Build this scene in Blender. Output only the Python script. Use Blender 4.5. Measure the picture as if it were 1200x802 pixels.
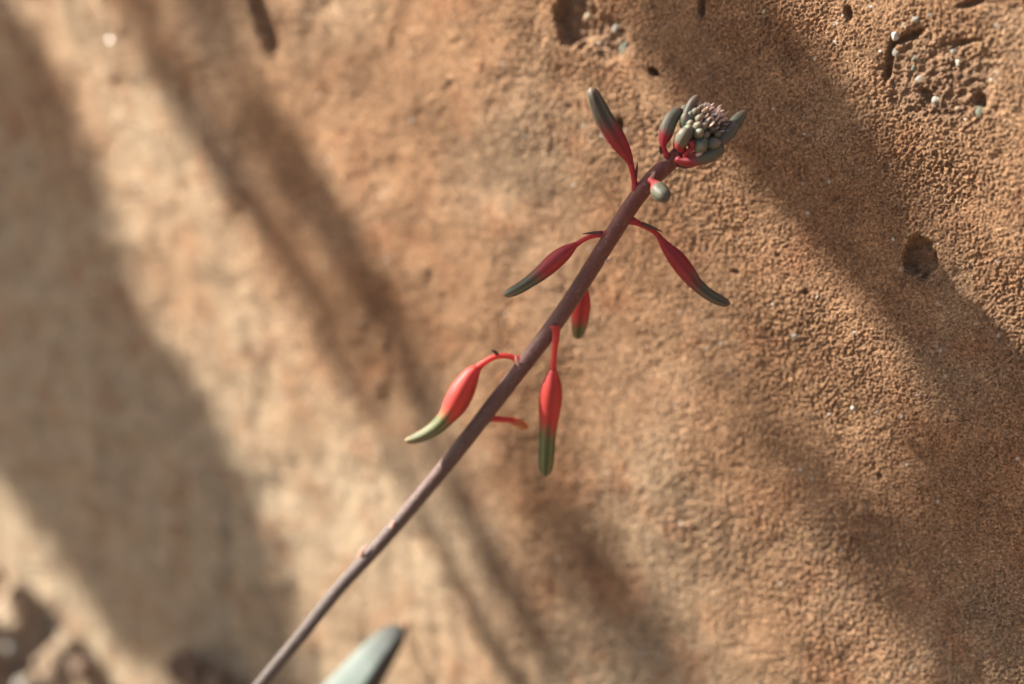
import bpy, math, random
import numpy as np
from mathutils import Vector
random.seed(7)
RNG = np.random.default_rng(11)
for o in list(bpy.data.objects):
    bpy.data.objects.remove(o)
scene = bpy.context.scene
COL = scene.collection

# ------------------------------------------------------------------ camera
YAW, PITCH = math.radians(32), math.radians(15)      # looking left along the wall and a little down
CAM = Vector((0.0, -0.3027, 0.232))
s_, c_, sp_, cp_ = math.sin(YAW), math.cos(YAW), math.sin(PITCH), math.cos(PITCH)
F = Vector((-s_*cp_, c_*cp_, -sp_)); R = Vector((c_, s_, 0)); U = R.cross(F)
cam = bpy.data.cameras.new('camera')
cam.lens = 60; cam.sensor_width = 36; cam.clip_start = 0.01; cam.clip_end = 200
cam.dof.use_dof = True; cam.dof.focus_distance = 0.3165; cam.dof.aperture_fstop = 5.2
camo = bpy.data.objects.new('camera', cam); COL.objects.link(camo)
camo.location = CAM
camo.rotation_euler = F.to_track_quat('-Z', 'Y').to_euler()
scene.camera = camo

# ------------------------------------------------------------------ light
S = Vector((-0.74, -0.30, 0.574)).normalized()       # towards the sun: from the left, high, raking along the wall
world = bpy.data.worlds.new('World'); scene.world = world; world.use_nodes = True
wn = world.node_tree
sky = wn.nodes.new('ShaderNodeTexSky'); sky.sky_type = 'NISHITA'; sky.sun_disc = False
sky.sun_elevation = math.asin(S.z); sky.sun_rotation = math.atan2(S.x, S.y)
sky.dust_density = 2.5
bgn = wn.nodes['Background']; bgn.inputs['Strength'].default_value = 0.05
wn.links.new(sky.outputs[0], bgn.inputs[0])
sun = bpy.data.lights.new('sun', 'SUN'); sun.energy = 5.0; sun.angle = math.radians(0.53); sun.color = (1.0, 0.93, 0.82)
suno = bpy.data.objects.new('sun', sun); COL.objects.link(suno)
suno.rotation_euler = S.to_track_quat('Z', 'Y').to_euler(); suno.location = S * 2
scene.view_settings.view_transform = 'Standard'; scene.view_settings.look = 'None'
scene.view_settings.exposure = 1.55; scene.view_settings.gamma = 1
scene.render.engine = 'CYCLES'

# ------------------------------------------------------------------ pixels to places
def ray(px, py):
    return F + R*((px-600)/2000) + U*((401-py)/2000)
def at(px, py, d):                                   # point at depth d along the view axis
    return CAM + ray(px, py)*d
def wallpt(px, py):                                  # point on the wall plane y = 0
    r = ray(px, py); return CAM + r*(-CAM.y/r.y)

# ------------------------------------------------------------------ noise
PERM = RNG.permutation(4096)
GX = np.cos(np.arange(4096)*2.399963); GY = np.sin(np.arange(4096)*2.399963)
def perlin(x, y, seed=0):
    x = x + seed*17.31; y = y + seed*9.73
    xi = np.floor(x).astype(np.int64); yi = np.floor(y).astype(np.int64)
    xf = x-xi; yf = y-yi
    def g(ix, iy, dx, dy):
        h = PERM[(PERM[ix & 4095] + iy) & 4095]
        return GX[h]*dx + GY[h]*dy
    u = xf*xf*xf*(xf*(xf*6-15)+10); v = yf*yf*yf*(yf*(yf*6-15)+10)
    a = g(xi, yi, xf, yf); b = g(xi+1, yi, xf-1, yf)
    c = g(xi, yi+1, xf, yf-1); d = g(xi+1, yi+1, xf-1, yf-1)
    return (a+u*(b-a)) + v*((c+u*(d-c))-(a+u*(b-a)))
def grains(x, y, seed=0):
    """packed sand grains: rounded domes of uneven height"""
    xi = np.floor(x).astype(np.int64); yi = np.floor(y).astype(np.int64); best = np.zeros_like(x)
    for i in (-1, 0, 1):
        for j in (-1, 0, 1):
            h = PERM[(PERM[(xi+i+seed*131) & 4095] + yi + j) & 4095]
            cx = xi+i+0.5+0.42*GX[h]; cy = yi+j+0.5+0.42*GY[h]
            hh = (h % 64)/64.0; r2 = ((x-cx)**2+(y-cy)**2)/(0.30+0.35*hh)
            best = np.maximum(best, (0.35+0.65*hh)*np.sqrt(np.maximum(0, 1-r2)))
    return best-0.5
def sstep(a, b, x):
    t = np.clip((x-a)/(b-a), 0, 1); return t*t*(3-2*t)

# ------------------------------------------------------------------ materials
def new_mat(name):
    m = bpy.data.materials.new(name); m.use_nodes = True
    return m, m.node_tree.nodes, m.node_tree.links, m.node_tree.nodes['Principled BSDF']
def noise(n, l, scale, detail=4, rough=0.55, vec=None):
    t = n.new('ShaderNodeTexNoise'); t.inputs['Scale'].default_value = scale
    t.inputs['Detail'].default_value = detail; t.inputs['Roughness'].default_value = rough
    if vec is not None: l.new(vec, t.inputs['Vector'])
    return t.outputs['Fac']
def ramp(n, l, fac, stops):
    r = n.new('ShaderNodeValToRGB'); e = r.color_ramp.elements
    while len(e) < len(stops): e.new(0.5)
    for i, (p, c) in enumerate(stops):
        e[i].position = p; e[i].color = (*c, 1) if len(c) == 3 else c
    l.new(fac, r.inputs['Fac']); return r.outputs['Color']
def mix(n, l, fac, a, b, mode='MIX'):
    m = n.new('ShaderNodeMix'); m.data_type = 'RGBA'; m.blend_type = mode
    for sock, v in ((0, fac), (6, a), (7, b)):
        if isinstance(v, (int, float)): m.inputs[sock].default_value = v
        elif isinstance(v, tuple): m.inputs[sock].default_value = (*v, 1)
        else: l.new(v, m.inputs[sock])
    return m.outputs[2]
def attr(n, name):
    a = n.new('ShaderNodeAttribute'); a.attribute_name = name; return a.outputs['Fac']
def bump(n, l, h, strength, dist, p):
    b = n.new('ShaderNodeBump'); b.inputs['Strength'].default_value = strength; b.inputs['Distance'].default_value = dist
    l.new(h, b.inputs['Height']); l.new(b.outputs[0], p.inputs['Normal']); return b

def wall_material():
    m, n, l, p = new_mat('adobe_plaster')
    tc = n.new('ShaderNodeTexCoord').outputs['Object']
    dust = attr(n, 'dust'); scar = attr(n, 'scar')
    base = mix(n, l, noise(n, l, 38, 3, 0.6, tc), (0.41, 0.228, 0.122), (0.52, 0.318, 0.185))
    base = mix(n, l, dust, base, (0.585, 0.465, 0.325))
    # patches of redder clay and pale sand
    red = ramp(n, l, noise(n, l, 95, 5, 0.6, tc), [(0.5, (0, 0, 0)), (0.68, (1, 1, 1))])
    base = mix(n, l, mix(n, l, 0.5, red, (0, 0, 0)), base, (0.44, 0.20, 0.10))
    mot = ramp(n, l, noise(n, l, 170, 4, 0.6, tc), [(0.32, (0.80, 0.79, 0.78)), (0.5, (1, 1, 1)), (0.68, (1.14, 1.14, 1.13))])
    base = mix(n, l, 1.0, base, mot, 'MULTIPLY')
    # grains: pale and dark sand
    g1 = ramp(n, l, noise(n, l, 1900, 2, 0.7, tc), [(0.30, (0.58, 0.55, 0.52)), (0.5, (0.97, 0.97, 0.97)), (0.70, (1.32, 1.30, 1.27))])
    base = mix(n, l, 1.0, base, g1, 'MULTIPLY')
    vs = n.new('ShaderNodeTexVoronoi'); vs.inputs['Scale'].default_value = 2600; l.new(tc, vs.inputs['Vector'])
    vsc = n.new('ShaderNodeSeparateColor'); l.new(vs.outputs['Color'], vsc.inputs[0])
    base = mix(n, l, 1.0, base, ramp(n, l, vsc.outputs[0], [(0.0, (0.60, 0.57, 0.55)), (0.45, (1, 1, 1)), (0.9, (1.18, 1.17, 1.16)), (1.0, (1.6, 1.58, 1.52))]), 'MULTIPLY')
    v = n.new('ShaderNodeTexVoronoi'); v.inputs['Scale'].default_value = 760; l.new(tc, v.inputs['Vector'])
    sep = n.new('ShaderNodeSeparateColor'); l.new(v.outputs['Color'], sep.inputs[0])
    near = ramp(n, l, v.outputs['Distance'], [(0.22, (1, 1, 1)), (0.36, (0, 0, 0))])
    pick = ramp(n, l, sep.outputs[0], [(0.984, (0, 0, 0)), (0.988, (1, 1, 1))])
    base = mix(n, l, mix(n, l, 1.0, near, pick, 'MULTIPLY'), base, (0.78, 0.70, 0.60))
    # broken places show the darker, greyer core of the wall
    core = mix(n, l, noise(n, l, 300, 4, 0.7, tc), (0.20, 0.10, 0.06), (0.42, 0.30, 0.20))
    base = mix(n, l, scar, base, core)
    l.new(base, p.inputs['Base Color'])
    p.inputs['Roughness'].default_value = 0.93; p.inputs['Specular IOR Level'].default_value = 0.25
    bump(n, l, noise(n, l, 2500, 4, 0.85, tc), 0.9, 0.0012, p)
    return m

def soil_material():
    m, n, l, p = new_mat('dry_soil')
    tc = n.new('ShaderNodeTexCoord').outputs['Object']
    b = mix(n, l, noise(n, l, 60, 6, 0.65, tc), (0.075, 0.046, 0.028), (0.25, 0.172, 0.11))
    b = mix(n, l, ramp(n, l, noise(n, l, 320, 3, 0.6, tc), [(0.54, (0, 0, 0)), (0.68, (1, 1, 1))]), b, (0.38, 0.27, 0.17))
    b = mix(n, l, attr(n, 'bank'), b, mix(n, l, noise(n, l, 140, 5, 0.65, tc), (0.20, 0.13, 0.08), (0.50, 0.37, 0.25)))
    l.new(b, p.inputs['Base Color']); p.inputs['Roughness'].default_value = 0.95
    bump(n, l, noise(n, l, 500, 5, 0.7, tc), 0.8, 0.002, p)
    return m

def stone_material(name, a, b, rough=0.7):
    m, n, l, p = new_mat(name)
    tc = n.new('ShaderNodeTexCoord').outputs['Object']
    l.new(mix(n, l, noise(n, l, 400, 5, 0.6, tc), a, b), p.inputs['Base Color'])
    p.inputs['Roughness'].default_value = rough
    bump(n, l, noise(n, l, 900, 4, 0.6, tc), 0.5, 0.0006, p)
    return m

def petal_material():
    m, n, l, p = new_mat('waxy_petal')
    tc = n.new('ShaderNodeTexCoord').outputs['Object']
    g = attr(n, 'green'); ripe = attr(n, 'ripe'); lobe = attr(n, 'lobe'); dry = attr(n, 'dry')
    nz = noise(n, l, 420, 4, 0.6, tc)
    red = mix(n, l, ripe, (0.235, 0.023, 0.036), (0.48, 0.044, 0.038))
    red = mix(n, l, nz, red, mix(n, l, ripe, (0.30, 0.042, 0.05), (0.58, 0.085, 0.065)))
    vein = ramp(n, l, lobe, [(0.0, (1.12, 1.12, 1.12)), (0.6, (1, 1, 1)), (1.0, (0.72, 0.70, 0.72))])
    red = mix(n, l, 0.8, red, vein, 'MULTIPLY')
    grn = mix(n, l, ripe, (0.082, 0.080, 0.064), (0.125, 0.158, 0.052))
    grn = mix(n, l, ramp(n, l, lobe, [(0.02, (1, 1, 1)), (0.30, (0, 0, 0))]), grn, mix(n, l, ripe, (0.20, 0.185, 0.15), (0.30, 0.28, 0.13)))
    grn = mix(n, l, ramp(n, l, lobe, [(0.75, (0, 0, 0)), (1.0, (1, 1, 1))]), grn, mix(n, l, ripe, (0.045, 0.044, 0.040), (0.050, 0.066, 0.034)))
    grn = mix(n, l, ramp(n, l, noise(n, l, 160, 3, 0.6, tc), [(0.35, (0, 0, 0)), (0.75, (0.35, 0.35, 0.35))]), grn, (0.19, 0.19, 0.155))
    grn = mix(n, l, attr(n, 'pale'), grn, mix(n, l, nz, (0.125, 0.132, 0.09), (0.26, 0.262, 0.19)))
    # grains of uneven blush where the red runs out
    gj = n.new('ShaderNodeMath'); gj.operation = 'MULTIPLY_ADD'
    l.new(nz, gj.inputs[0]); gj.inputs[1].default_value = 0.7; gj.inputs[2].default_value = -0.35
    ga = n.new('ShaderNodeMath'); ga.operation = 'ADD'; l.new(gj.outputs[0], ga.inputs[0]); l.new(g, ga.inputs[1])
    gr = ramp(n, l, ga.outputs[0], [(0.12, (0, 0, 0)), (0.88, (1, 1, 1))])
    c = mix(n, l, gr, red, grn)
    c = mix(n, l, dry, c, (0.42, 0.20, 0.07))
    l.new(c, p.inputs['Base Color'])
    p.inputs['Roughness'].default_value = 0.52; p.inputs['Specular IOR Level'].default_value = 0.35
    p.inputs['Subsurface Weight'].default_value = 0.7
    p.inputs['Subsurface Radius'].default_value = (1.0, 0.28, 0.18)
    p.inputs['Subsurface Scale'].default_value = 0.0036
    bump(n, l, noise(n, l, 1800, 3, 0.6, tc), 0.18, 0.0003, p)
    return m

def stem_material():
    m, n, l, p = new_mat('stem_skin')
    tc = n.new('ShaderNodeTexCoord').outputs['Object']
    up = attr(n, 'ripe')
    a = mix(n, l, up, (0.082, 0.064, 0.056), (0.120, 0.030, 0.023))
    a = mix(n, l, noise(n, l, 260, 5, 0.65, tc), a, mix(n, l, up, (0.165, 0.132, 0.118), (0.21, 0.072, 0.056)))
    sp = ramp(n, l, noise(n, l, 1300, 2, 0.5, tc), [(0.62, (0, 0, 0)), (0.72, (1, 1, 1))])
    a = mix(n, l, mix(n, l, 0.35, (0, 0, 0), sp), a, (0.33, 0.24, 0.21))
    l.new(a, p.inputs['Base Color'])
    p.inputs['Roughness'].default_value = 0.48; p.inputs['Specular IOR Level'].default_value = 0.38
    p.inputs['Subsurface Weight'].default_value = 0.12; p.inputs['Subsurface Radius'].default_value = (1, .35, .25)
    p.inputs['Subsurface Scale'].default_value = 0.0012
    p.inputs['Sheen Weight'].default_value = 0.1; p.inputs['Sheen Roughness'].default_value = 0.4
    bump(n, l, noise(n, l, 1100, 4, 0.7, tc), 0.5, 0.0007, p)
    return m

def plain(name, a, b, rough=0.6, scale=300, sss=0.0):
    m, n, l, p = new_mat(name)
    tc = n.new('ShaderNodeTexCoord').outputs['Object']
    l.new(mix(n, l, noise(n, l, scale, 4, 0.6, tc), a, b), p.inputs['Base Color'])
    p.inputs['Roughness'].default_value = rough
    if sss:
        p.inputs['Subsurface Weight'].default_value = sss
        p.inputs['Subsurface Radius'].default_value = (1, .5, .3); p.inputs['Subsurface Scale'].default_value = 0.0015
    return m

def leaf_material():
    m, n, l, p = new_mat('succulent_leaf')
    tc = n.new('ShaderNodeTexCoord').outputs['Object']
    b = mix(n, l, noise(n, l, 120, 4, 0.6, tc), (0.12, 0.15, 0.135), (0.23, 0.27, 0.245))
    v = n.new('ShaderNodeTexVoronoi'); v.inputs['Scale'].default_value = 330; l.new(tc, v.inputs['Vector'])
    b = mix(n, l, ramp(n, l, v.outputs['Distance'], [(0.12, (1, 1, 1)), (0.3, (0, 0, 0))]), b, (0.24, 0.27, 0.245))
    b = mix(n, l, attr(n, 'edge'), b, (0.040, 0.030, 0.030))  # dark tip, plus shade painted onto the right-hand face
    l.new(b, p.inputs['Base Color']); p.inputs['Roughness'].default_value = 0.6; p.inputs['Specular IOR Level'].default_value = 0.2
    return m

M = dict(wall=wall_material(), soil=soil_material(), petal=petal_material(), stem=stem_material(), leaf=leaf_material(),
         bract=plain('pink_bract', (0.56, 0.30, 0.25), (0.74, 0.56, 0.48), 0.6, 500, 0.3),
         darkbract=plain('dry_bract', (0.07, 0.035, 0.03), (0.16, 0.07, 0.055), 0.7, 500),
         spine=plain('leaf_spine', (0.35, 0.12, 0.05), (0.50, 0.22, 0.10), 0.5),
         blade=plain('strap_leaf', (0.045, 0.085, 0.025), (0.09, 0.13, 0.04), 0.5, 60),
         bark=plain('bark', (0.10, 0.07, 0.05), (0.20, 0.15, 0.11), 0.9, 80),
         grey=stone_material('grey_stone', (0.22, 0.20, 0.17), (0.44, 0.40, 0.34)),
         green=stone_material('green_stone', (0.11, 0.12, 0.085), (0.27, 0.28, 0.20)),
         white=stone_material('white_stone', (0.62, 0.56, 0.48), (0.80, 0.75, 0.68), 0.5),
         tan=stone_material('tan_stone', (0.34, 0.24, 0.15), (0.52, 0.40, 0.27)),
         brown=stone_material('brown_stone', (0.11, 0.065, 0.04), (0.26, 0.16, 0.10)),
         quartz=plain('quartz', (0.7, 0.66, 0.6), (0.8, 0.76, 0.7), 0.22))

# ------------------------------------------------------------------ mesh helpers
def mesh_obj(name, co, faces, mat, parent=None, attrs=None, smooth=True):
    me = bpy.data.meshes.new(name)
    me.from_pydata([tuple(map(float, v)) for v in co], [], faces)
    if attrs:
        for k, v in attrs.items():
            a = me.attributes.new(k, 'FLOAT', 'POINT'); a.data.foreach_set('value', np.asarray(v, np.float32))
    me.materials.append(mat)
    if smooth: me.polygons.foreach_set('use_smooth', [True]*len(me.polygons))
    o = bpy.data.objects.new(name, me); COL.objects.link(o)
    if parent is not None: o.parent = parent; o.matrix_parent_inverse = parent.matrix_basis.inverted()
    return o
def empty(name, loc, parent=None):
    o = bpy.data.objects.new(name, None); COL.objects.link(o); o.location = loc; o.empty_display_size = 0.01
    if parent is not None: o.parent = parent; o.matrix_parent_inverse = parent.matrix_basis.inverted()
    bpy.context.view_layer.update()
    return o
def catmull(P, n):
    P = np.asarray(P, float); m = len(P)
    Q = np.vstack([2*P[0]-P[1], P, 2*P[-1]-P[-2]])
    seg = np.linalg.norm(np.diff(P[:, :3], axis=0), axis=1); acc = np.concatenate([[0], np.cumsum(seg)])
    out = []
    for s in np.linspace(0, acc[-1], n):
        i = min(int(np.searchsorted(acc, s, 'right')-1), m-2)
        u = (s-acc[i])/max(seg[i], 1e-12)
        a, b, c, d = Q[i], Q[i+1], Q[i+2], Q[i+3]
        out.append(0.5*((2*b)+(c-a)*u+(2*a-5*b+4*c-d)*u*u+(3*b-a-3*c+d)*u**3))
    return np.array(out), np.linspace(0, 1, n)
def loft(name, pts, mat, parent, n=28, seg=18, attrs=None, shape=None, up=None, flat=1.0):
    """pts: world x,y,z,r  -> closed tapered tube. shape(t, ang) scales the radius, attrs: name -> f(t, ang)"""
    C, T = catmull(pts, n)
    rad = np.maximum(C[:, 3], 1e-5); C = C[:, :3]
    tan = np.gradient(C, axis=0); tan /= np.linalg.norm(tan, axis=1)[:, None]
    ref = np.array(up if up is not None else (-F.x, -F.y, -F.z))
    nx = ref - tan[0]*ref.dot(tan[0])
    if np.linalg.norm(nx) < 0.15: ref = np.array(U); nx = ref - tan[0]*ref.dot(tan[0])
    nx /= np.linalg.norm(nx)
    co, at_ = [], {k: [] for k in (attrs or {})}
    ang = np.arange(seg)*2*math.pi/seg
    for i in range(n):
        nx = nx - tan[i]*nx.dot(tan[i]); nx /= np.linalg.norm(nx)
        by = np.cross(tan[i], nx)
        k = np.array([shape(T[i], a) for a in ang]) if shape else np.ones(seg)
        co.append(C[i] + rad[i]*k[:, None]*(np.cos(ang)[:, None]*nx*flat + np.sin(ang)[:, None]*by))
        for q, f in (attrs or {}).items(): at_[q] += [f(T[i], a) for a in ang]
    co = np.vstack(co)
    fc = [(i*seg+j, i*seg+(j+1) % seg, (i+1)*seg+(j+1) % seg, (i+1)*seg+j) for i in range(n-1) for j in range(seg)]
    fc.append(tuple(range(seg-1, -1, -1))); fc.append(tuple((n-1)*seg+j for j in range(seg)))
    return mesh_obj(name, co, fc, mat, parent, at_)
def graded(lo, hi, parts):
    """coordinates from lo to hi; parts = (a, b, step) fine spans in order; growing steps outside"""
    xs = []
    for a, b, st in parts:
        k = max(1, int(round((b-a)/st))); xs += list(np.linspace(a, b, k, endpoint=False))
    xs.append(parts[-1][1])
    st = parts[0][2]; x = parts[0][0]; pre = []
    while x > lo: st *= 1.25; x -= st; pre.append(max(x, lo))
    st = parts[-1][2]; x = parts[-1][1]; post = []
    while x < hi: st *= 1.25; x += st; post.append(min(x, hi))
    return np.array(pre[::-1] + xs + post)
def grid_faces(nx, nz, flip=False):
    i = np.arange(nz-1)[:, None]*nx + np.arange(nx-1)[None, :]
    q = np.stack([i, i+1, i+nx+1, i+nx], -1).reshape(-1, 4)
    return q[:, ::-1] if flip else q
def fast_mesh(name, co, quads, mat, attrs=None):
    me = bpy.data.meshes.new(name)
    me.vertices.add(len(co)); me.vertices.foreach_set('co', np.ascontiguousarray(co, np.float32).ravel())
    me.loops.add(quads.size); me.loops.foreach_set('vertex_index', np.ascontiguousarray(quads, np.int32).ravel())
    me.polygons.add(len(quads)); me.polygons.foreach_set('loop_start', np.arange(0, quads.size, 4, dtype=np.int32))
    me.update(calc_edges=True)
    for k, v in (attrs or {}).items():
        a = me.attributes.new(k, 'FLOAT', 'POINT'); a.data.foreach_set('value', np.asarray(v, np.float32))
    me.polygons.foreach_set('use_smooth', np.ones(len(quads), bool))
    me.materials.append(mat)
    o = bpy.data.objects.new(name, me); COL.objects.link(o); return o

# ------------------------------------------------------------------ ground
px_pts = [(-400, 300), (-120, 600), (0, 678), (38, 692), (62, 742), (100, 765), (140, 812), (190, 815), (235, 770), (280, 775), (310, 830), (420, 900)]
gx_ = [wallpt(*p).x for p in px_pts]; gz_ = [max(0.0, wallpt(*p).z) for p in px_pts]
order = np.argsort(gx_); gx_ = np.array(gx_)[order]; gz_ = np.array(gz_)[order]
def ground_h(x, y):
    x = np.asarray(x, float); y = np.asarray(y, float)
    hw = np.interp(x, gx_, gz_); hw = np.where(x < gx_[0], gz_[0]*np.exp(-((gx_[0]-x)/0.15)**2), hw)
    hw = np.where(x > gx_[-1], 0.0, hw)
    m = hw + 0.62*np.minimum(y, 0)
    m = np.where(m > 0.004, m, 0.004*np.exp(np.minimum((m-0.004)/0.004, 0)))      # soft foot of the bank
    lump = 0.0100*perlin(x/0.021, y/0.021, 5) + 0.0085*perlin(x/0.010, y/0.010, 6) + 0.0010*perlin(x/0.0035, y/0.0035, 7)
    near = np.exp(-((np.abs(x+0.35)/0.45)**2) - (y/0.4)**2)
    return m + lump*(0.15+0.85*near) - 0.003
gxs = graded(-2.5, 2.0, [(-0.50, -0.25, 0.0014)]); gys = graded(-2.5, 1.5, [(-0.16, 0.012, 0.0016)])
X, Y = np.meshgrid(gxs, gys)
co = np.stack([X, Y, ground_h(X, Y)], -1).reshape(-1, 3)
ground = fast_mesh('ground', co, grid_faces(len(gxs), len(gys)), M['soil'],
                   {'bank': (0.9*sstep(-0.10, -0.04, Y)*(1-sstep(-0.28, -0.24, X))*sstep(-0.7, -0.6, X)).ravel()})   # plaster crumbled off the wall; ground['kind'] = 'structure'

# ------------------------------------------------------------------ adobe wall
xs = graded(-1.6, 0.9, [(-0.42, -0.245, 0.0008), (-0.245, -0.20, 0.00030), (-0.20, -0.064, 0.00019)])
zs = graded(-0.05, 0.75, [(0.006, 0.228, 0.00020)])
X, Z = np.meshgrid(xs, zs); x = X.ravel(); z = Z.ravel()
fade = np.exp(-(np.maximum(np.abs(x+0.22)-0.22, 0)/0.03)**2)*np.exp(-(np.maximum(np.abs(z-0.12)-0.13, 0)/0.03)**2)
def PX(px, py):
    p = wallpt(px, py); return p.x, p.z
wx = x + 0.004*perlin(x/0.02, z/0.02, 31); wz = z + 0.004*perlin(x/0.02, z/0.02, 32)
d = 0.0022*perlin(x/0.11, z/0.09, 1) + 0.0010*perlin(x/0.035, z/0.045, 2)
right = sstep(-0.30, -0.12, x)
(bx0, bz0), (bx1, bz1) = PX(120, 50), PX(560, 760)                            # low swell added to tilt the wall sunward and brighten the lit streak
bl = math.hypot(bx1-bx0, bz1-bz0); su = ((x-bx0)*(bz0-bz1) + (z-bz0)*(bx1-bx0))/bl
d += 0.0034*(sstep(-0.020, 0.012, su) - sstep(0.010, 0.17, su))*fade
d += (2.0-1.45*right)*(0.00075*perlin(wx/0.013, wz/0.012, 3) + 0.00022*perlin(wx/0.0055, wz/0.0048, 4))
# sandy grain, sharper and coarser in patches
pat = 0.65 + 0.7*sstep(-0.15, 0.35, perlin(x/0.03, z/0.028, 8))
sp2 = sstep(-0.3, 0.3, perlin(x/0.009, z/0.008, 19))
g = 0.00013*perlin(x/0.0030, z/0.0021, 9) + 0.00007*(0.4+sp2)*perlin(x/0.00125, z/0.00095, 10) + 0.00042*grains(x/0.00060, z/0.00056, 11)*(0.15+0.35*right+0.5*right*sstep(-0.205, -0.185, x))*(0.55+0.6*sp2) \
    + 0.00034*perlin(x/0.00043, z/0.00042, 17)*right*sstep(-0.205, -0.185, x)
d += g*pat*fade
d += RNG.normal(0, 0.000034, len(x))*right*sstep(-0.215, -0.19, x)*fade*(0.6+0.6*sp2)
# faint trowel ripples, upright brush marks low on the wall
d += 0.00013*perlin(wx/0.012, wz/0.0017, 12)*sstep(-0.1, 0.3, perlin(x/0.05, z/0.04, 13))*fade
low = 1-sstep(0.05, 0.15, z)
d += 0.00055*perlin(x/0.0042, z/0.035, 14)*low*(1-right*0.6)*fade
# crumb pits
pit = sstep(0.30, 0.46, perlin(x/0.0033, z/0.0030, 15))
d -= 0.00018*pit*fade
cr = sstep(0.36, 0.5, perlin(x/0.0046, z/0.0042, 16)); d += 0.00015*cr*fade
scar = np.zeros_like(x)
def hole(px, py, w, h, depth, ang=0.0, shp=2.0, edge=0.18, taper=0.0, seed=0, rough=0.25):
    """a broken-out hollow: w, h half sizes in metres"""
    global d, scar
    cx, cz = PX(px, py); ca, sa = math.cos(ang), math.sin(ang)
    sel = np.where((np.abs(x-cx) < 3*max(w, h)) & (np.abs(z-cz) < 3*max(w, h)))[0]
    u = (x[sel]-cx)*ca + (z[sel]-cz)*sa; v = -(x[sel]-cx)*sa + (z[sel]-cz)*ca
    ww = w*(1-taper*np.clip(v/h, -1, 1))
    q = (np.abs(u/ww)**shp + np.abs(v/h)**shp)**(1/shp)
    q = q + rough*perlin(x[sel]/(0.45*w), z[sel]/(0.45*w), 40+seed) + 0.12*perlin(x[sel]/0.001, z[sel]/0.001, 60+seed)
    k = 1-sstep(1-edge, 1+edge*0.4, q)
    fl = depth*(1+0.45*perlin(x[sel]/0.0022, z[sel]/0.0022, 50+seed)) + 0.0007*perlin(x[sel]/0.0016, z[sel]/0.0012, 70+seed)*min(1, w/.006)
    d[sel] -= k*fl; scar[sel] = np.maximum(scar[sel], k)
hole(1079, 302, 0.0033, 0.0042, 0.0025, 0.12, 2.0, 0.20, 0.22, 1, 0.22)      # the drop-shaped hollow
hole(1100, 92, 0.0105, 0.0085, 0.0006, -0.2, 2.2, 0.30, 0.0, 3, 0.35)       # flaked patch with pebbles
hole(1044, 70, 0.0007, 0.0042, 0.0015, -0.12, 2, 0.5, 0.0, 4)
hole(1066, 43, 0.0034, 0.0008, 0.0015, 0.45, 2, 0.5, 0.0, 5)
hole(1128, 50, 0.0040, 0.0006, 0.0010, 0.2, 2, 0.5, 0.0, 6)
hole(1088, 112, 0.0018, 0.0009, 0.0014, -0.8, 2, 0.5, 0.0, 7)
hole(1150, 118, 0.0011, 0.0016, 0.0016, 0.3, 2, 0.5, 0.0, 8)
hole(996, 15, 0.0008, 0.0015, 0.0015, 0.2, 2, 0.5, 0.0, 9)
hole(1140, 4, 0.0026, 0.0007, 0.0012, 0.3, 2, 0.5, 0.0, 10)
hole(676, 15, 0.0046, 0.0070, 0.0024, 0.05, 3, 0.25, 0.0, 11)
hole(716, 44, 0.0048, 0.0052, 0.0013, 0.5, 2, 0.5, 0.0, 12)
hole(823, 8, 0.0008, 0.0022, 0.0018, 0.0, 2, 0.5, 0.0, 13)
hole(766, 85, 0.0014, 0.0008, 0.0028, -0.4, 2, 0.5, 0.0, 14)
hole(727, 147, 0.0010, 0.0018, 0.0024, -0.2, 2, 0.5, 0.0, 15)
hole(318, 22, 0.0026, 0.0090, 0.0026, 0.35, 2, 0.6, 0.0, 16)
for i in range(9):                                                           # stray pits
    hole(random.uniform(420, 1190), random.uniform(5, 795), random.uniform(.0004, .0011), random.uniform(.0004, .0010),
         random.uniform(.0005, .0012), random.uniform(-1, 1), 2, 0.8, 0.0, 20+i, 0.6)
def groove(pts, w, depth):
    global d
    P = [PX(*p) for p in pts]
    best = np.full_like(x, 9.0)
    for (ax, az), (bx, bz) in zip(P[:-1], P[1:]):
        L = (bx-ax)**2+(bz-az)**2; t = np.clip(((x-ax)*(bx-ax)+(z-az)*(bz-az))/L, 0, 1)
        best = np.minimum(best, np.hypot(x-ax-t*(bx-ax), z-az-t*(bz-az)))
    best = best + 0.9*w*perlin(x/0.005, z/0.008, 33)
    d -= depth*np.exp(-(np.maximum(best, 0)/w)**2)
groove([(266, 595), (269, 660), (272, 730), (282, 800)], 0.0034, 0.0011)      # shallow groove low on the wall
groove([(482, 738), (492, 762), (512, 805)], 0.0011, 0.0008)  # carved to stand in for the leaf's thin shadow line
groove([(468, 350), (474, 410), (468, 470)], 0.0026, 0.0007)  # carved to stand in for a dark upright shadow band
scar *= 0.55
# grey dust gathers towards the foot and the far end
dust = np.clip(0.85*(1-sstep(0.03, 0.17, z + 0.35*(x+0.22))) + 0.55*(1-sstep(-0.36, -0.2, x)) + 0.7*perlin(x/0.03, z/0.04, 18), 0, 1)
nX, nZ = len(xs), len(zs)
co = np.stack([x, -d, z], -1)
quads = grid_faces(nX, nZ)
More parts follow.
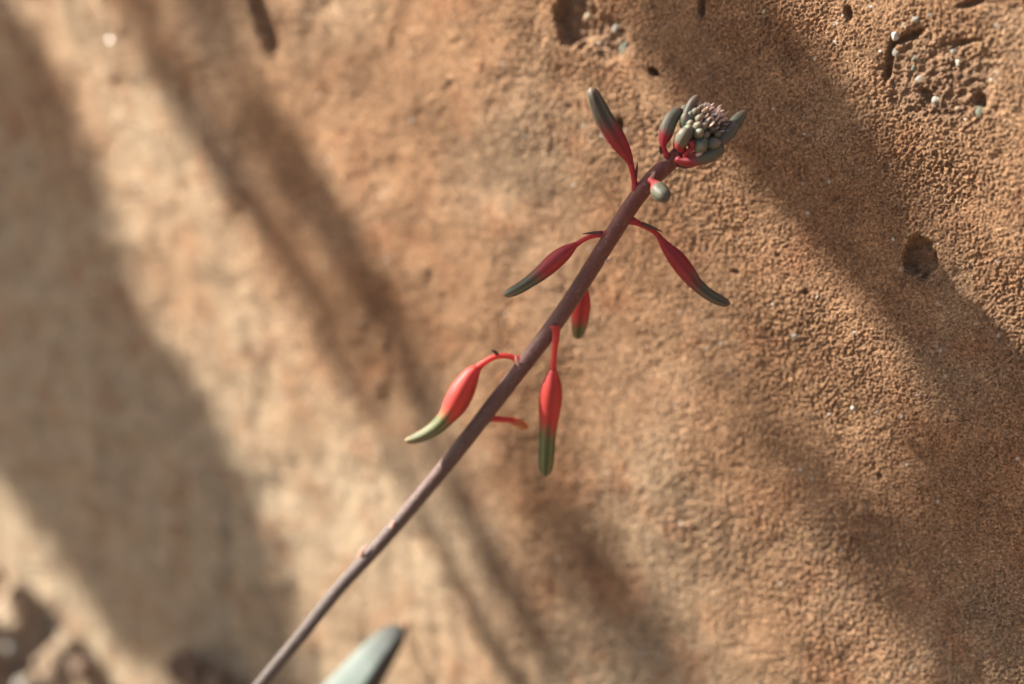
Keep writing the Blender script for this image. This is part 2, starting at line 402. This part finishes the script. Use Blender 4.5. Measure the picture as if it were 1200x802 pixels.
# thickness: sides and back
ring = np.concatenate([np.arange(nX), np.arange(1, nZ)*nX+nX-1, (nZ-1)*nX+np.arange(nX-2, -1, -1), np.arange(nZ-2, 0, -1)*nX])
back = co[ring].copy(); back[:, 1] = 0.18; b0 = len(co); nb = len(ring)
nxt = np.roll(np.arange(nb), -1)
sides = np.stack([ring, b0+np.arange(nb), b0+nxt, ring[nxt]], -1)
ci = [0, nX-1, nX-1+nZ-1, 2*(nX-1)+nZ-1]
quads = np.vstack([quads, sides, np.array([[b0+ci[0], b0+ci[3], b0+ci[2], b0+ci[1]]])])
co = np.vstack([co, back])
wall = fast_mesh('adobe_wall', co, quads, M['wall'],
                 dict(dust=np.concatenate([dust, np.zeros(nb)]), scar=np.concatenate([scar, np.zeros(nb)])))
wall['label'] = 'rough sandy orange adobe plaster wall with pits and embedded pebbles behind the flower stalk'
wall['category'] = 'wall'
dgrid = d.reshape(nZ, nX)
def wall_d(px_, pz_):
    i = int(np.clip(np.searchsorted(xs, px_), 1, nX-1)); j = int(np.clip(np.searchsorted(zs, pz_), 1, nZ-1))
    return dgrid[j, i]

# pebbles -----------------------------------------------------------
import bmesh
def pebble_mesh(seed, sub=2):
    bm = bmesh.new(); bmesh.ops.create_icosphere(bm, subdivisions=sub, radius=1)
    rr = random.Random(seed)
    ax = [(Vector((rr.uniform(-1, 1), rr.uniform(-1, 1), rr.uniform(-1, 1))).normalized(), rr.uniform(0.6, 0.9)) for _ in range(7)]
    for v in bm.verts:
        for a, k in ax:                               # knock flat facets off a ball
            q = v.co.dot(a)
            if q > k: v.co -= a*(q-k)*0.85
    me = bpy.data.meshes.new('pebble'); bm.to_mesh(me); bm.free()
    return me
PEB = {}
def pebble(loc, size, mat, parent, rot=None):
    key = (mat, random.randrange(4))
    if key not in PEB:
        me = pebble_mesh(hash(mat) % 97 + key[1]*13 if False else len(PEB)+3); me.materials.append(M[mat]); PEB[key] = me
    o = bpy.data.objects.new('pebble', PEB[key]); COL.objects.link(o)
    o.location = loc; o.scale = (size*random.uniform(.8, 1.2), size*random.uniform(.7, 1), size*random.uniform(.7, 1.1))
    o.rotation_euler = [random.uniform(0, 6.28) for _ in range(3)]
    o.parent = parent; return o
def wall_pebble(px, py, r_px, mat, sink=0.55):
    X_, Z_ = PX(px, py); r = r_px*0.000157
    pebble((X_, -wall_d(X_, Z_) + r*sink, Z_), r, mat, wall)
for a in [(1050, 41, 7, 'white'), (1075, 22, 6, 'grey'), (1050, 62, 7, 'grey'), (1073, 70, 5, 'green'), (1078, 93, 9, 'grey'), (1071, 80, 5, 'green'),
          (1098, 118, 7, 'grey'), (1106, 124, 5, 'grey'), (1123, 73, 6, 'white'), (1118, 60, 5, 'grey'), (1141, 86, 7, 'grey'), (1163, 95, 4, 'white'),
          (1146, 130, 9, 'green'), (1152, 139, 5, 'green'), (1131, 140, 6, 'white'), (1122, 128, 5, 'tan'), (1170, 30, 5, 'grey'), (1092, 16, 4, 'grey'),
          (1033, 60, 3, 'white'), (1100, 286, 2, 'white'), (1086, 365, 2, 'white'), (1056, 316, 4, 'tan'),
          (719, 33, 11, 'grey'), (698, 52, 9, 'tan'), (729, 58, 10, 'green'), (684, 20, 10, 'tan'), (710, 49, 7, 'brown'),
          (867, 281, 5, 'green'), (931, 394, 6, 'grey'), (846, 502, 4, 'tan'), (1000, 478, 4, 'white'), (1056, 488, 5, 'grey')]:
    wall_pebble(*a)
fx, fz = PX(141, 46)
fp = Vector((fx, -wall_d(fx, fz)-0.0006, fz)); hv = ((CAM-fp).normalized()+S).normalized()  # flake added and angled to glint the sun into the camera
bm = bmesh.new(); bmesh.ops.create_cone(bm, cap_ends=True, segments=7, radius1=0.00025, radius2=0.00019, depth=0.00015)
me = bpy.data.meshes.new('glint_flake'); bm.to_mesh(me); bm.free(); me.materials.append(M['quartz'])
fl = bpy.data.objects.new('glint_flake', me); COL.objects.link(fl); fl.location = fp; fl.rotation_euler = hv.to_track_quat('Z', 'Y').to_euler(); fl.parent = wall
# stones on the soil bank
n_st = 0
while n_st < 90:
    px, py = random.uniform(-60, 150), random.uniform(640, 860); r = ray(px, py); k = 0.33
    while k < 0.60:
        q = CAM + r*k
        if q.y > -0.001 or q.z < float(ground_h(q.x, q.y)): break
        k += 0.0015
    n_st += 1
    if q.y > -0.001: continue
    sz = random.choice([.0015, .002, .003, .0036])
    pebble((q.x, q.y, q.z + sz*0.2), sz, random.choice(['tan', 'tan', 'brown', 'tan', 'grey', 'brown']), ground)
for px, py, sz, mt in [(10, 668, .0045, 'brown'), (250, 785, .0055, 'brown'), (228, 772, .004, 'brown'), (272, 790, .004, 'brown')]:
    p = wallpt(px, py); pebble((p.x, -0.006, p.z), sz, mt, ground)

# ------------------------------------------------------------------ the plant
def sd(py):                                          # depth of the stalk at a picture row
    return 0.3125 + (py-176)/(798-176)*0.041
def P3(px, py, r, dz=0.0, ref=None):                 # dz in stalk-plane pixels towards the camera
    dd = (sd(py) if ref is None else ref); dd = dd - dz*dd/2000
    p = at(px, py, dd); return (p.x, p.y, p.z, r*dd/2000)
stem_px = [(802, 175, 9.2), (782, 193, 10), (763, 211, 9.9), (740, 240, 9.9), (723, 267, 9.9), (706, 294, 9.9), (676, 342, 9.9), (645.6, 386, 9.9),
           (618, 422, 9.7), (575, 478, 9.4), (540, 523, 9.2), (508, 563, 8.8), (460, 620, 8.5), (428, 656, 8.2), (397, 690, 7.9), (356, 741, 7.7),
           (309, 798, 7.5), (262, 857, 7.5), (215, 925, 7.6), (175, 995, 7.8), (148, 1062, 8)]
stem_pts = [P3(*p) for p in stem_px]
base = Vector(stem_pts[-1][:3]); gz = float(ground_h(base.x, base.y))
stem_pts.append((base.x-0.002, base.y-0.001, gz-0.006, stem_pts[-1][3]*1.1))
BASE = Vector((base.x-0.002, base.y-0.001, gz))
plant = empty('succulent_plant', BASE)
plant['label'] = 'succulent with a slanting reddish stalk of red and green tubular flowers'; plant['category'] = 'plant'
loft('flower_stalk', stem_pts, M['stem'], plant, 90, 20, {'ripe': lambda t, a: float(np.clip(1.05-t*2.1, 0, 1))},
     lambda t, a: 1+0.02*math.sin(3*a+20*t)+0.012*math.sin(50*t+a))

def perianth(name, pts, parent, tr, ripe, n=30, seg=24, width=0.10, lob=0.05, pale=0.0):
    def shape(t, a):
        return 1 + lob*(0.25+0.75*sstep(tr-0.2, tr+0.3, t))*(abs(math.cos(3*a))-0.6) * (1.5 if t < .97 else 0.5)
    return loft(name, pts, M['petal'], parent, n, seg,
                {'green': lambda t, a: float(sstep(tr-width, tr+width, t + 0.05*(abs(math.cos(3*a))-.6) + 0.03*math.sin(2*a+pts[0][0]*900))), 'ripe': lambda t, a: ripe,
                 'lobe': lambda t, a: abs(math.cos(3*a)), 'dry': lambda t, a: 0.0, 'pale': lambda t, a: pale}, shape)
def flower(ped, per, tr, ripe, bract=None, dz_end=0.0, ref=None, width=0.24):
    """ped: attachment to neck; per: neck to tip, px rows (x, y, half width[, dz])"""
    f0 = P3(*ped[0][:2], 1, ped[0][3] if len(ped[0]) > 3 else 0, ref)
    f = empty('flower', f0[:3], plant)
    ped = [(ped[0][0], ped[0][1], ped[0][2]*1.45, *ped[0][3:])] + list(ped[1:])
    q = lambda rows: [P3(r[0], r[1], r[2], r[3] if len(r) > 3 else 0, ref) for r in rows]
    loft('pedicel', q(ped), M['petal'], f, 16, 12, {'green': lambda t, a: 0.0, 'ripe': lambda t, a: ripe*0.85, 'lobe': lambda t, a: 0.5, 'dry': lambda t, a: 0.0})
    perianth('petal_tube', q(per), f, tr, ripe, width=width)
    if bract: loft('bract', q(bract), M['darkbract'], f, 8, 8, None, None, None, 0.5)
    return f
# upper left, still greyish
flower([(746, 226, 4.2), (743.5, 213, 3.6), (741, 200, 3.4), (738.5, 190, 4)],
       [(739, 192, 3.6), (735.5, 184, 6), (729.6, 174, 9), (719, 157, 11.4), (708, 139, 11), (700, 122, 9.6), (695, 110, 7.4), (692.5, 105, 4.6), (691.5, 103.2, 1)],
       0.50, 0.10, [(744.5, 211, 2), (746, 200, 1.6), (747, 190, 0.4)])
# middle left
flower([(716, 273, 4.4), (706, 275, 3.6), (695, 276.5, 3.0), (684, 281, 2.8), (674, 287.5, 3.4)],
       [(676, 286, 3.2), (671, 289.5, 5), (663.7, 295, 8.3), (650, 306, 10.4), (636, 318.5, 9.4), (621, 330, 7.6), (606, 339.5, 6.6), (596, 344, 5.2), (591.5, 345.7, 3.2), (590, 346.3, .8)],
       0.52, 0.35, [(706, 273, 2.4, 2), (695, 273, 1.7, 2), (682, 274.5, 0.4, 2)])
# right
flower([(736, 257, 4.6), (746, 261, 3.8), (757, 266, 3.2), (767, 272, 2.9), (774, 279.5, 3.4)],
       [(772.5, 277.5, 3.2), (776, 283, 4.6), (782, 291, 7), (792.5, 303, 10.2), (804, 318, 10.3), (815, 332, 8.2), (829, 344, 7.2), (842, 351.5, 6.6), (851, 355, 5), (854.5, 356, 2.6), (856, 356.3, .6)],
       0.55, 0.15, [(752, 262, 2.4, 3), (764, 267, 2.0, 3), (776, 271.5, 0.4, 3)])
# behind the stalk
flower([(664, 356, 4, -8), (672, 347, 3.6, -14), (680, 338, 3.4, -24), (683.5, 338, 4.2, -34)],
       [(683.5, 337, 4, -33), (683, 345, 8, -36), (681.5, 357, 11, -38), (680, 370, 11, -40), (678.5, 382, 9.4, -42), (677.5, 391, 7.4, -42), (677, 396, 4, -42), (677, 397.5, 1, -42)],
       0.66, 0.75)
# hanging, in front
flower([(650, 381, 5, 6), (651.5, 392, 4.8, 9), (650, 408, 3.8, 12), (648.6, 424, 3.6, 13), (648, 436, 4.6, 13)],
       [(648, 432, 4, 13), (647.7, 440, 7.4, 13), (646.8, 450, 11.6, 13), (645.6, 464, 13.8, 13), (644.2, 480, 13.2, 13), (642.6, 498, 11, 13), (641.2, 517, 10.0, 13), (640.2, 535, 9.8, 13), (639.6, 548, 8.4, 13), (639.2, 555.5, 5.2, 13), (639, 558.5, 1.4, 13)],
       0.53, 1.0, None, width=0.15)
# lower left, swollen
flower([(613, 424, 5), (605, 420.5, 4), (596, 417.6, 3.3), (582, 417.8, 3.2), (569, 424, 3.5), (559, 431.5, 4.6)],
       [(561, 430, 4.2), (556.5, 434.5, 7.4), (551, 442, 10.8), (541.6, 459, 14.8), (533, 475, 14.2), (525, 487, 11), (512, 500.5, 9), (496, 510.5, 7.2), (483, 515.4, 5.2), (476, 516.2, 3), (474, 516, .8)],
       0.54, 1.0, [(583, 416, 2.2, 2), (579, 412, 1.8, 2), (575, 410.5, .5, 2)], width=0.15)
# withered one behind the stalk
w0 = P3(572, 492, 1)
wf = empty('flower', w0[:3], plant)
wf['label'] = 'withered flower shrunk to a red stub with a dry brown end'
loft('pedicel', [P3(570, 490, 4), P3(584, 491.5, 3.6), P3(598, 492.4, 3.6), P3(602, 494, 3.4)], M['petal'], wf, 14, 12,
     {'green': lambda t, a: 0.0, 'ripe': lambda t, a: 0.9, 'lobe': lambda t, a: .5, 'dry': lambda t, a: 0.0})
loft('withered_tube', [P3(599, 492.5, 3.6), P3(605, 495, 4.8), P3(612, 498.5, 4.6), P3(617, 501, 3), P3(619, 502.4, .6)], M['petal'], wf, 14, 12,
     {'green': lambda t, a: 0.0, 'ripe': lambda t, a: 0.7, 'lobe': lambda t, a: .5, 'dry': lambda t, a: float(sstep(0, .4, t))},
     lambda t, a: 1+0.15*math.cos(4*a+9*t))

# buds below and around the head (each with its own short pedicel)
def bud(rows, tr, ripe=0.1, ref=None, n=18, seg=18, width=0.16, pale=0.3):
    q = [P3(r[0], r[1], r[2], r[3] if len(r) > 3 else 0, ref) for r in rows]
    return perianth('bud', q, plant, tr, ripe, n, seg, width, 0.05, pale)
HD = 0.3125
bud([(762, 211, 3.6, 6), (766, 214, 4, 12), (769, 218, 7, 18), (772, 223, 10.2, 24), (776, 227.5, 10.2, 30), (780, 230, 8.2, 36), (783, 231.5, 4.5, 39), (784, 232, 1.2, 40)], 0.42, 0.15, HD, pale=0.0)
bud([(782, 184, 3.6, 2), (779, 177, 3.2, 4), (777.3, 171, 3.6, 5), (778, 164.5, 6.4, 5), (780, 157.5, 8.6, 5), (783, 147.5, 9, 5), (788, 137.5, 8.4, 5), (793.5, 131.5, 6.6, 5), (798, 128.5, 3.8, 5), (799.5, 128, 1, 5)], 0.44, 0.12, HD)
bud([(793, 186, 4, 8), (798, 189.5, 4.4, 10), (807, 189.5, 6.4, 12), (818, 186.5, 8.4, 12), (830, 182, 9.4, 10), (840, 177, 8.2, 8), (846, 172.5, 5, 6), (848, 170.5, 1.2, 6)], 0.40, 0.12, HD)
bud([(842, 168, 4, -10), (850, 160, 6.2, -12), (857, 150.5, 7.8, -12), (864, 141.5, 7.8, -12), (870, 134.5, 5.6, -12), (873.5, 130.8, 3, -12), (874.5, 130, .8, -12)], 0.12, 0.05, HD)
bud([(838, 166, 4, 8), (846, 164, 7, 10), (855, 156, 7.4, 8), (862, 148.5, 5, 6), (864.5, 146.5, 1, 6)], 0.10, 0.0, HD)
bud([(800, 175, 5, 14), (797, 171, 6.4, 20), (799, 165, 8.4, 24), (803, 157, 8.2, 28), (806.5, 151.5, 5, 30), (807.5, 150, 1.2, 30)], 0.34, 0.05, HD)
bud([(808, 150, 4, 4), (804.5, 142.5, 6.2, 8), (805.5, 135, 6.2, 10), (808, 127.5, 5.4, 10), (812.5, 119, 5.0, 10), (817.5, 114.3, 3.6, 10), (820, 113.2, 1, 10)], 0.05, 0.0, HD)
# the head: spiral of small buds round the growing tip
AX = Vector((0.56, 0.62, 0.55)).normalized()          # right, up, towards the camera
e1 = AX.cross(Vector((0, 1, 0))).normalized(); e2 = AX.cross(e1)
HC = Vector((827, 146, 6)); 
def head_pt(v): return (HC.x + v.x, HC.y - v.y, HC.z + v.z)
loft('bud_core', [P3(*(lambda q: (q[0], q[1]))(head_pt(AX*k)), r, head_pt(AX*k)[2], HD) for k, r in ((-36, 8), (-24, 13), (-8, 17), (6, 16), (16, 10), (21, 3))],
     M['petal'], plant, 16, 18, {'green': lambda t, a: 1.0 if t > .3 else 0.2, 'ripe': lambda t, a: 0.0, 'lobe': lambda t, a: 1.0, 'dry': lambda t, a: 0.0})  # core coloured dark to paint shade into the gaps between buds
NB = 48
random.seed(23)
for k in range(NB):
    f = (k+0.5)/NB; th = k*2.399963+random.uniform(-.22, .22); ph = math.radians(12 + 98*f**0.62 + random.uniform(-4, 4))
    rad = e1*math.cos(th)+e2*math.sin(th)
    dirn = AX*math.cos(ph)+rad*math.sin(ph)
    tang = AX*math.sin(ph)-rad*math.cos(ph)           # towards the tip
    Rr = 19 + 2.5*f + random.uniform(-.8, .8); sz = (2.1+6.6*f**0.9)*random.uniform(.78, 1.18); L = sz*random.uniform(1.8, 2.5)
    p0 = dirn*(Rr-4) - tang*sz*0.9
    rows = []
    for u, rr in ((0, .55), (.2, .9), (.45, 1.0), (.7, .85), (.9, .50), (1, .10)):
        v = p0 + (dirn*(0.75*u + 0.1) + tang*(0.75*u*u+.1*u))*L
        hx, hy, hz = head_pt(v); rows.append((hx, hy, sz*rr, hz))
    bud(rows, 0.02+0.16*random.random(), 0.0, HD, 10, 14, pale=random.uniform(.65, 1))
def sliver(p0, dirn, tang, L, w, mat, curl):
    rows = []
    for u, rr in ((0, .7), (.3, 1), (.65, .75), (1, .1)):
        v = p0 + dirn*L*u + tang*L*curl*u*u
        hx, hy, hz = head_pt(v); rows.append(P3(hx, hy, w*rr, hz, HD))
    loft('bract', rows, mat, plant, 8, 8, None, None, None, 0.45)
for k in range(46):
    f = (k+0.5)/46; th = k*2.399963+0.9; ph = math.radians(6 + 62*f**0.75)
    rad = e1*math.cos(th)+e2*math.sin(th)
    dirn = AX*math.cos(ph)+rad*math.sin(ph); tang = AX*math.sin(ph)-rad*math.cos(ph)
    sliver(dirn*(18.5+3*f), (dirn*0.75+rad*0.35+AX*.2).normalized(), tang, random.uniform(5, 9), random.uniform(1.1, 1.9),
           M['bract'] if random.random() < .82 else M['darkbract'], random.uniform(.1, 1.1))
# red pedicels under the head
for rows in ([(803, 183, 3.4, 12), (806, 178, 3.2, 18), (811, 174, 3.6, 22), (815, 170, 4, 24)], [(806, 186, 2.4, 13), (812, 181, 2.4, 17), (820, 178, 2.4, 19)],
             [(812, 172, 2.8, 24), (810.5, 168, 3.2, 28), (810, 165.5, 2, 30)]):
    loft('pedicel', [P3(a, b, r, z_, HD) for a, b, r, z_ in rows], M['petal'], plant, 10, 10,
         {'green': lambda t, a: 0.0, 'ripe': lambda t, a: 0.1, 'lobe': lambda t, a: .5, 'dry': lambda t, a: 0.0})
for rows, mt in (([(794, 193, 2.6, 6), (804, 195.5, 2.4, 8), (816, 194.6, .5, 8)], 'darkbract'), ([(792, 176, 2.4, 4), (790.5, 168, 2, 8), (791.5, 160, .4, 10)], 'darkbract'),
                 ([(816, 182, 2.2, 22), (820, 180.5, 1.8, 24), (824, 178.5, .4, 24)], 'bract'), ([(764, 208, 2.2, 10), (766, 203, 1.8, 12), (768, 201, .4, 13)], 'bract'),
                 ([(763, 214, 2.0, 9), (762, 209, 1.6, 12), (764, 206, .4, 13)], 'bract'),
                 ([(705, 303, 2.2, 4), (710, 306, 1.5, 6), (715, 305, 1.2, 6), (716.5, 301, .3, 6)], 'bract'),
                 ([(461, 624, 3.6, 5), (460, 617, 3.0, 8), (462, 611, 1.0, 8)], 'bract'), ([(423, 653, 2.6, 4), (424, 647, 2.4, 6), (430, 639, .8, 6)], 'bract'),
                 ([(776, 180, 2.4, 3), (774, 175, 2, 5), (773.5, 171, .5, 5)], 'darkbract'), ([(610, 430, 2.6, 5), (606, 424, 2, 8), (604, 417, .5, 8)], 'bract')):
    loft('bract', [P3(*r) for r in rows], M[mt], plant, 8, 8, None, None, None, 0.5)

# leaves of the rosette: thick, keeled, three sides ------------------
def succulent_leaf(tip, root, w, side, bulge, tipdark=True):
    tip = Vector(tip); root = Vector(root); ax = (tip-root); L = ax.length; ax.normalize()
    side = (side-ax*side.dot(ax)).normalized(); nrm = ax.cross(side)
    co, fc = [], []; n, seg = 26, 16
    for i in range(n):
        u = i/(n-1); k = w*(0.85+0.35*math.sin(min(u*1.6, 1)*math.pi/2))*min(1, max((1-u), 0)**0.62*1.75) if u < 1 else 0.0003
        c = root + ax*L*u + nrm*bulge*math.sin(u*math.pi)
        for j in range(seg):
            a = 2*math.pi*j/seg
            a_r = 1/max(abs(math.cos(a))*0.95+0.30*abs(math.sin(a)), .001)
            r = min(1.06, a_r)
            co.append(c + side*math.cos(a)*k*r + nrm*math.sin(a)*k*r*(0.62 if math.sin(a) < 0 else 0.30))
    for i in range(n-1):
        for j in range(seg): fc.append((i*seg+j, i*seg+(j+1) % seg, (i+1)*seg+(j+1) % seg, (i+1)*seg+j))
    fc.append(tuple(range(seg-1, -1, -1))); fc.append(tuple((n-1)*seg+j for j in range(seg)))
    o = mesh_obj('leaf', co, fc, M['leaf'], plant)
    loft('leaf_spine', [(*(tip-ax*0.0006), .0006), (*(tip+ax*0.0012), .00035), (*(tip+ax*0.0026), .0001)], M['spine'], o, 6, 8)
    return o
LD = 0.386
lp = [BASE + Vector((0.002, 0.002, 0.0))] + [at(*q) for q in ((262, 985, .380), (345, 893, .384), (412, 815, .386), (448, 766, .386), (467, 742, .386), (473, 735, .386))]
LW = [.0070, .0078, .0074, .0062, .0045, .0027, .0007]
C, T = catmull([(*p, w) for p, w in zip(lp, LW)], 40)
prof = [(-1.0, -.22), (-.85, -.04), (-.45, .22), (.0, .48), (.14, .54), (.24, .48), (.50, .05), (.74, -.45), (.70, -.62), (.40, -.66), (-.20, -.56), (-.75, -.38)]
co, fc = [], []; npf = len(prof)
for i in range(40):
    tn = Vector(C[min(i+1, 39), :3]-C[max(i-1, 0), :3]).normalized()
    sdv = (R*0.85 - U*0.5); sdv = (sdv - tn*sdv.dot(tn)).normalized(); nv = sdv.cross(tn)
    if nv.dot(F) > 0: nv = -nv
    for a, b in prof: co.append(Vector(C[i, :3]) + sdv*a*C[i, 3] + nv*b*C[i, 3])
for i in range(39):
    for j in range(npf): fc.append((i*npf+j, i*npf+(j+1) % npf, (i+1)*npf+(j+1) % npf, (i+1)*npf+j))
fc.append(tuple(range(npf-1, -1, -1))); fc.append(tuple(39*npf+j for j in range(npf)))
edge = [float(max(0.85*(4.5 < j < 9), 0.75*sstep(0.86, 1.0, i/39))) for i in range(40) for j in range(npf)]  # tip is dark; shade of the right-hand face is put into the colour
big = mesh_obj('leaf', co, fc, M['leaf'], plant, {'edge': edge})
tdir = (lp[-1]-lp[-2]).normalized()
loft('leaf_spine', [(*(lp[-1]-tdir*.0004), .0004), (*(lp[-1]+tdir*.0006), .0003), (*(lp[-1]+tdir*.0014), .0001)], M['spine'], big, 6, 8)
for a, L, w, h in ((2.5, .055, .0085, .028), (3.6, .060, .0090, .020), (4.7, .062, .0085, .018), (5.6, .058, .0090, .022), (1.5, .05, .008, .03)):
    dv = Vector((math.cos(a), math.sin(a), 0))
    succulent_leaf(BASE + dv*L + Vector((0, 0, h)), BASE + dv*0.004 + Vector((0, 0, -.001)), w, Vector((-dv.y, dv.x, 0)), -0.003)
loft('crown', [(*(BASE+Vector((0, 0, -.006))), .009), (*(BASE+Vector((0, 0, .002))), .010), (*(BASE+Vector((0, 0, .010))), .006), (*(BASE+Vector((0, 0, .014))), .002)], M['leaf'], plant, 10, 14)

# ------------------------------------------------------------------ unseen shrub added beyond the frame, its drooping leaves shaped to shade the wall
TR = Vector((-1.40, -0.10, 0.0)); TR.z = float(ground_h(TR.x, TR.y))
shrub = empty('shrub', TR)
shrub['label'] = 'tall unseen shrub with long drooping strap leaves, added to shade the adobe wall'; shrub['category'] = 'shrub'
def lift(px, py, t):
    return wallpt(px, py) + S*t
br_px = [(-330, -330, .72), (60, -360, .72), (450, -370, .72), (800, -360, .70), (1150, -340, .68)]
br = [lift(*q) for q in br_px]
top = Vector((TR.x+0.03, TR.y-0.01, br[0].z+0.10))
loft('trunk', [(*(TR+Vector((0, 0, -.02))), .018), (TR.x+.01, TR.y, top.z*.35, .014), (TR.x+.005, TR.y-.005, top.z*.7, .012), (*top, .009)], M['bark'], shrub, 24, 14)
branch = loft('branch', [(*top, .009), (*(top.lerp(br[0], .5)+Vector((0, 0, .03))), .0075)] + [(*b, .006-.001*i) for i, b in enumerate(br)], M['bark'], shrub, 40, 12)
def nearest_on_branch(p):
    best = None
    for a, b in zip(br[:-1], br[1:]):
        ab = b-a; t = max(0, min(1, (p-a).dot(ab)/ab.length_squared)); q = a+ab*t
        if best is None or (q-p).length < (best-p).length: best = q
    return best
def strap_leaf(rows):
    """rows: px, py, half width px of the shade it throws, distance t up the sun ray"""
    first = lift(rows[0][0], rows[0][1]-120, rows[0][3]); A = nearest_on_branch(first)
    pts = [(*A, .0016)]
    for px, py, hw, t in rows:
        c = lift(px, py, t); e = lift(px+hw, py, t); pts.append((*c, (e-c).length))
    C, T = catmull(pts, 44)
    co, fc = [], []
    for i in range(44):
        w = max(C[i, 3]*(1+0.08*math.sin(i*0.9+rows[1][0])+0.05*math.sin(i*1.9+rows[1][1])), .0004); tn = C[min(i+1, 43), :3]-C[max(i-1, 0), :3]; tn /= np.linalg.norm(tn)
        sd_ = np.cross(tn, np.array([0, 1.0, 0])); sd_ /= np.linalg.norm(sd_); nn = np.cross(sd_, tn)
        for k, (a, b) in enumerate(((-1, -.12), (-.5, -.02), (0, .06), (.5, -.02), (1, -.12), (.5, -.10), (0, -.03), (-.5, -.10))):
            co.append(C[i, :3] + sd_*a*w + nn*(b*w + (0 if k < 5 else -.0004)))
    for i in range(43):
        for j in range(8): fc.append((i*8+j, i*8+(j+1) % 8, (i+1)*8+(j+1) % 8, (i+1)*8+j))
    mesh_obj('leaf', co, fc, M['blade'], shrub)
random.seed(5)
def bunch(rows, k, spread=0.8, fill=0.80):
    """a spray of k narrower blades side by side, each at its own height"""
    for j in range(k):
        o = (0 if k == 1 else -1+2*j/(k-1))*spread; dt = random.uniform(-.10, .22); dx = random.uniform(-12, 12); cut = random.uniform(-40, 40)
        m = len(rows)-1
        strap_leaf([(px + o*hw + dx, py + cut*i/m, max(2.5, hw*fill/k*random.uniform(.75, 1.2)), t+dt) for i, (px, py, hw, t) in enumerate(rows)])
for k, rows in (
    (5, [(-90, -60, 50, .95), (-20, 80, 90, .95), (30, 230, 100, .95), (85, 380, 100, .92), (165, 520, 105, .90), (235, 670, 90, .88), (300, 800, 70, .86), (380, 950, 20, .86)]),
    (2, [(-200, 0, 60, 1.3), (-120, 200, 80, 1.3), (-40, 400, 76, 1.3), (25, 510, 66, 1.3), (100, 640, 60, 1.3), (170, 760, 56, 1.3), (230, 860, 10, 1.3)]),
    (3, [(170, -120, 30, .85), (225, 0, 50, .85), (280, 110, 54, .85), (350, 220, 54, .84), (420, 310, 58, .82), (470, 400, 56, .80), (505, 480, 48, .78), (548, 580, 42, .76), (605, 680, 44, .74), (665, 780, 44, .72), (740, 890, 10, .72)]),
    (1, [(250, -100, 12, .60), (300, 0, 14, .60), (325, 60, 10, .60), (350, 130, 3, .60)]),
    (2, [(610, 460, 8, 1.45), (655, 570, 30, 1.45), (725, 670, 46, 1.42), (800, 770, 52, 1.40), (870, 900, 40, 1.40), (900, 980, 10, 1.40)]),
    (4, [(720, -120, 50, .72), (805, 0, 96, .80), (885, 95, 100, .78), (950, 185, 92, .76), (1000, 265, 76, .74), (1042, 335, 58, .70), (1078, 400, 46, .62), (1110, 470, 20, .62)]),
    (1, [(1050, 60, 3, .72), (1140, 250, 4, .72), (1165, 400, 30, .72), (1130, 480, 86, .72), (1125, 560, 104, .72), (1150, 640, 100, .72), (1200, 730, 76, .72), (1250, 800, 5, .72)]),
    (2, [(800, 330, 8, 1.25), (870, 440, 20, 1.5), (945, 540, 30, 1.4), (1020, 620, 46, 1.3), (1075, 700, 44, 1.3), (1120, 790, 6, 1.3)]),
    (2, [(1055, 460, 8, 1.5), (1075, 620, 34, 1.5), (1120, 710, 46, 1.5), (1180, 810, 48, 1.5), (1250, 900, 5, 1.5)]),
):
    bunch(rows, k, fill={1: 1.0, 2: 1.02, 3: 0.92, 4: 1.30, 5: 1.36}[k], spread=(0.62 if k == 2 else 0.78))
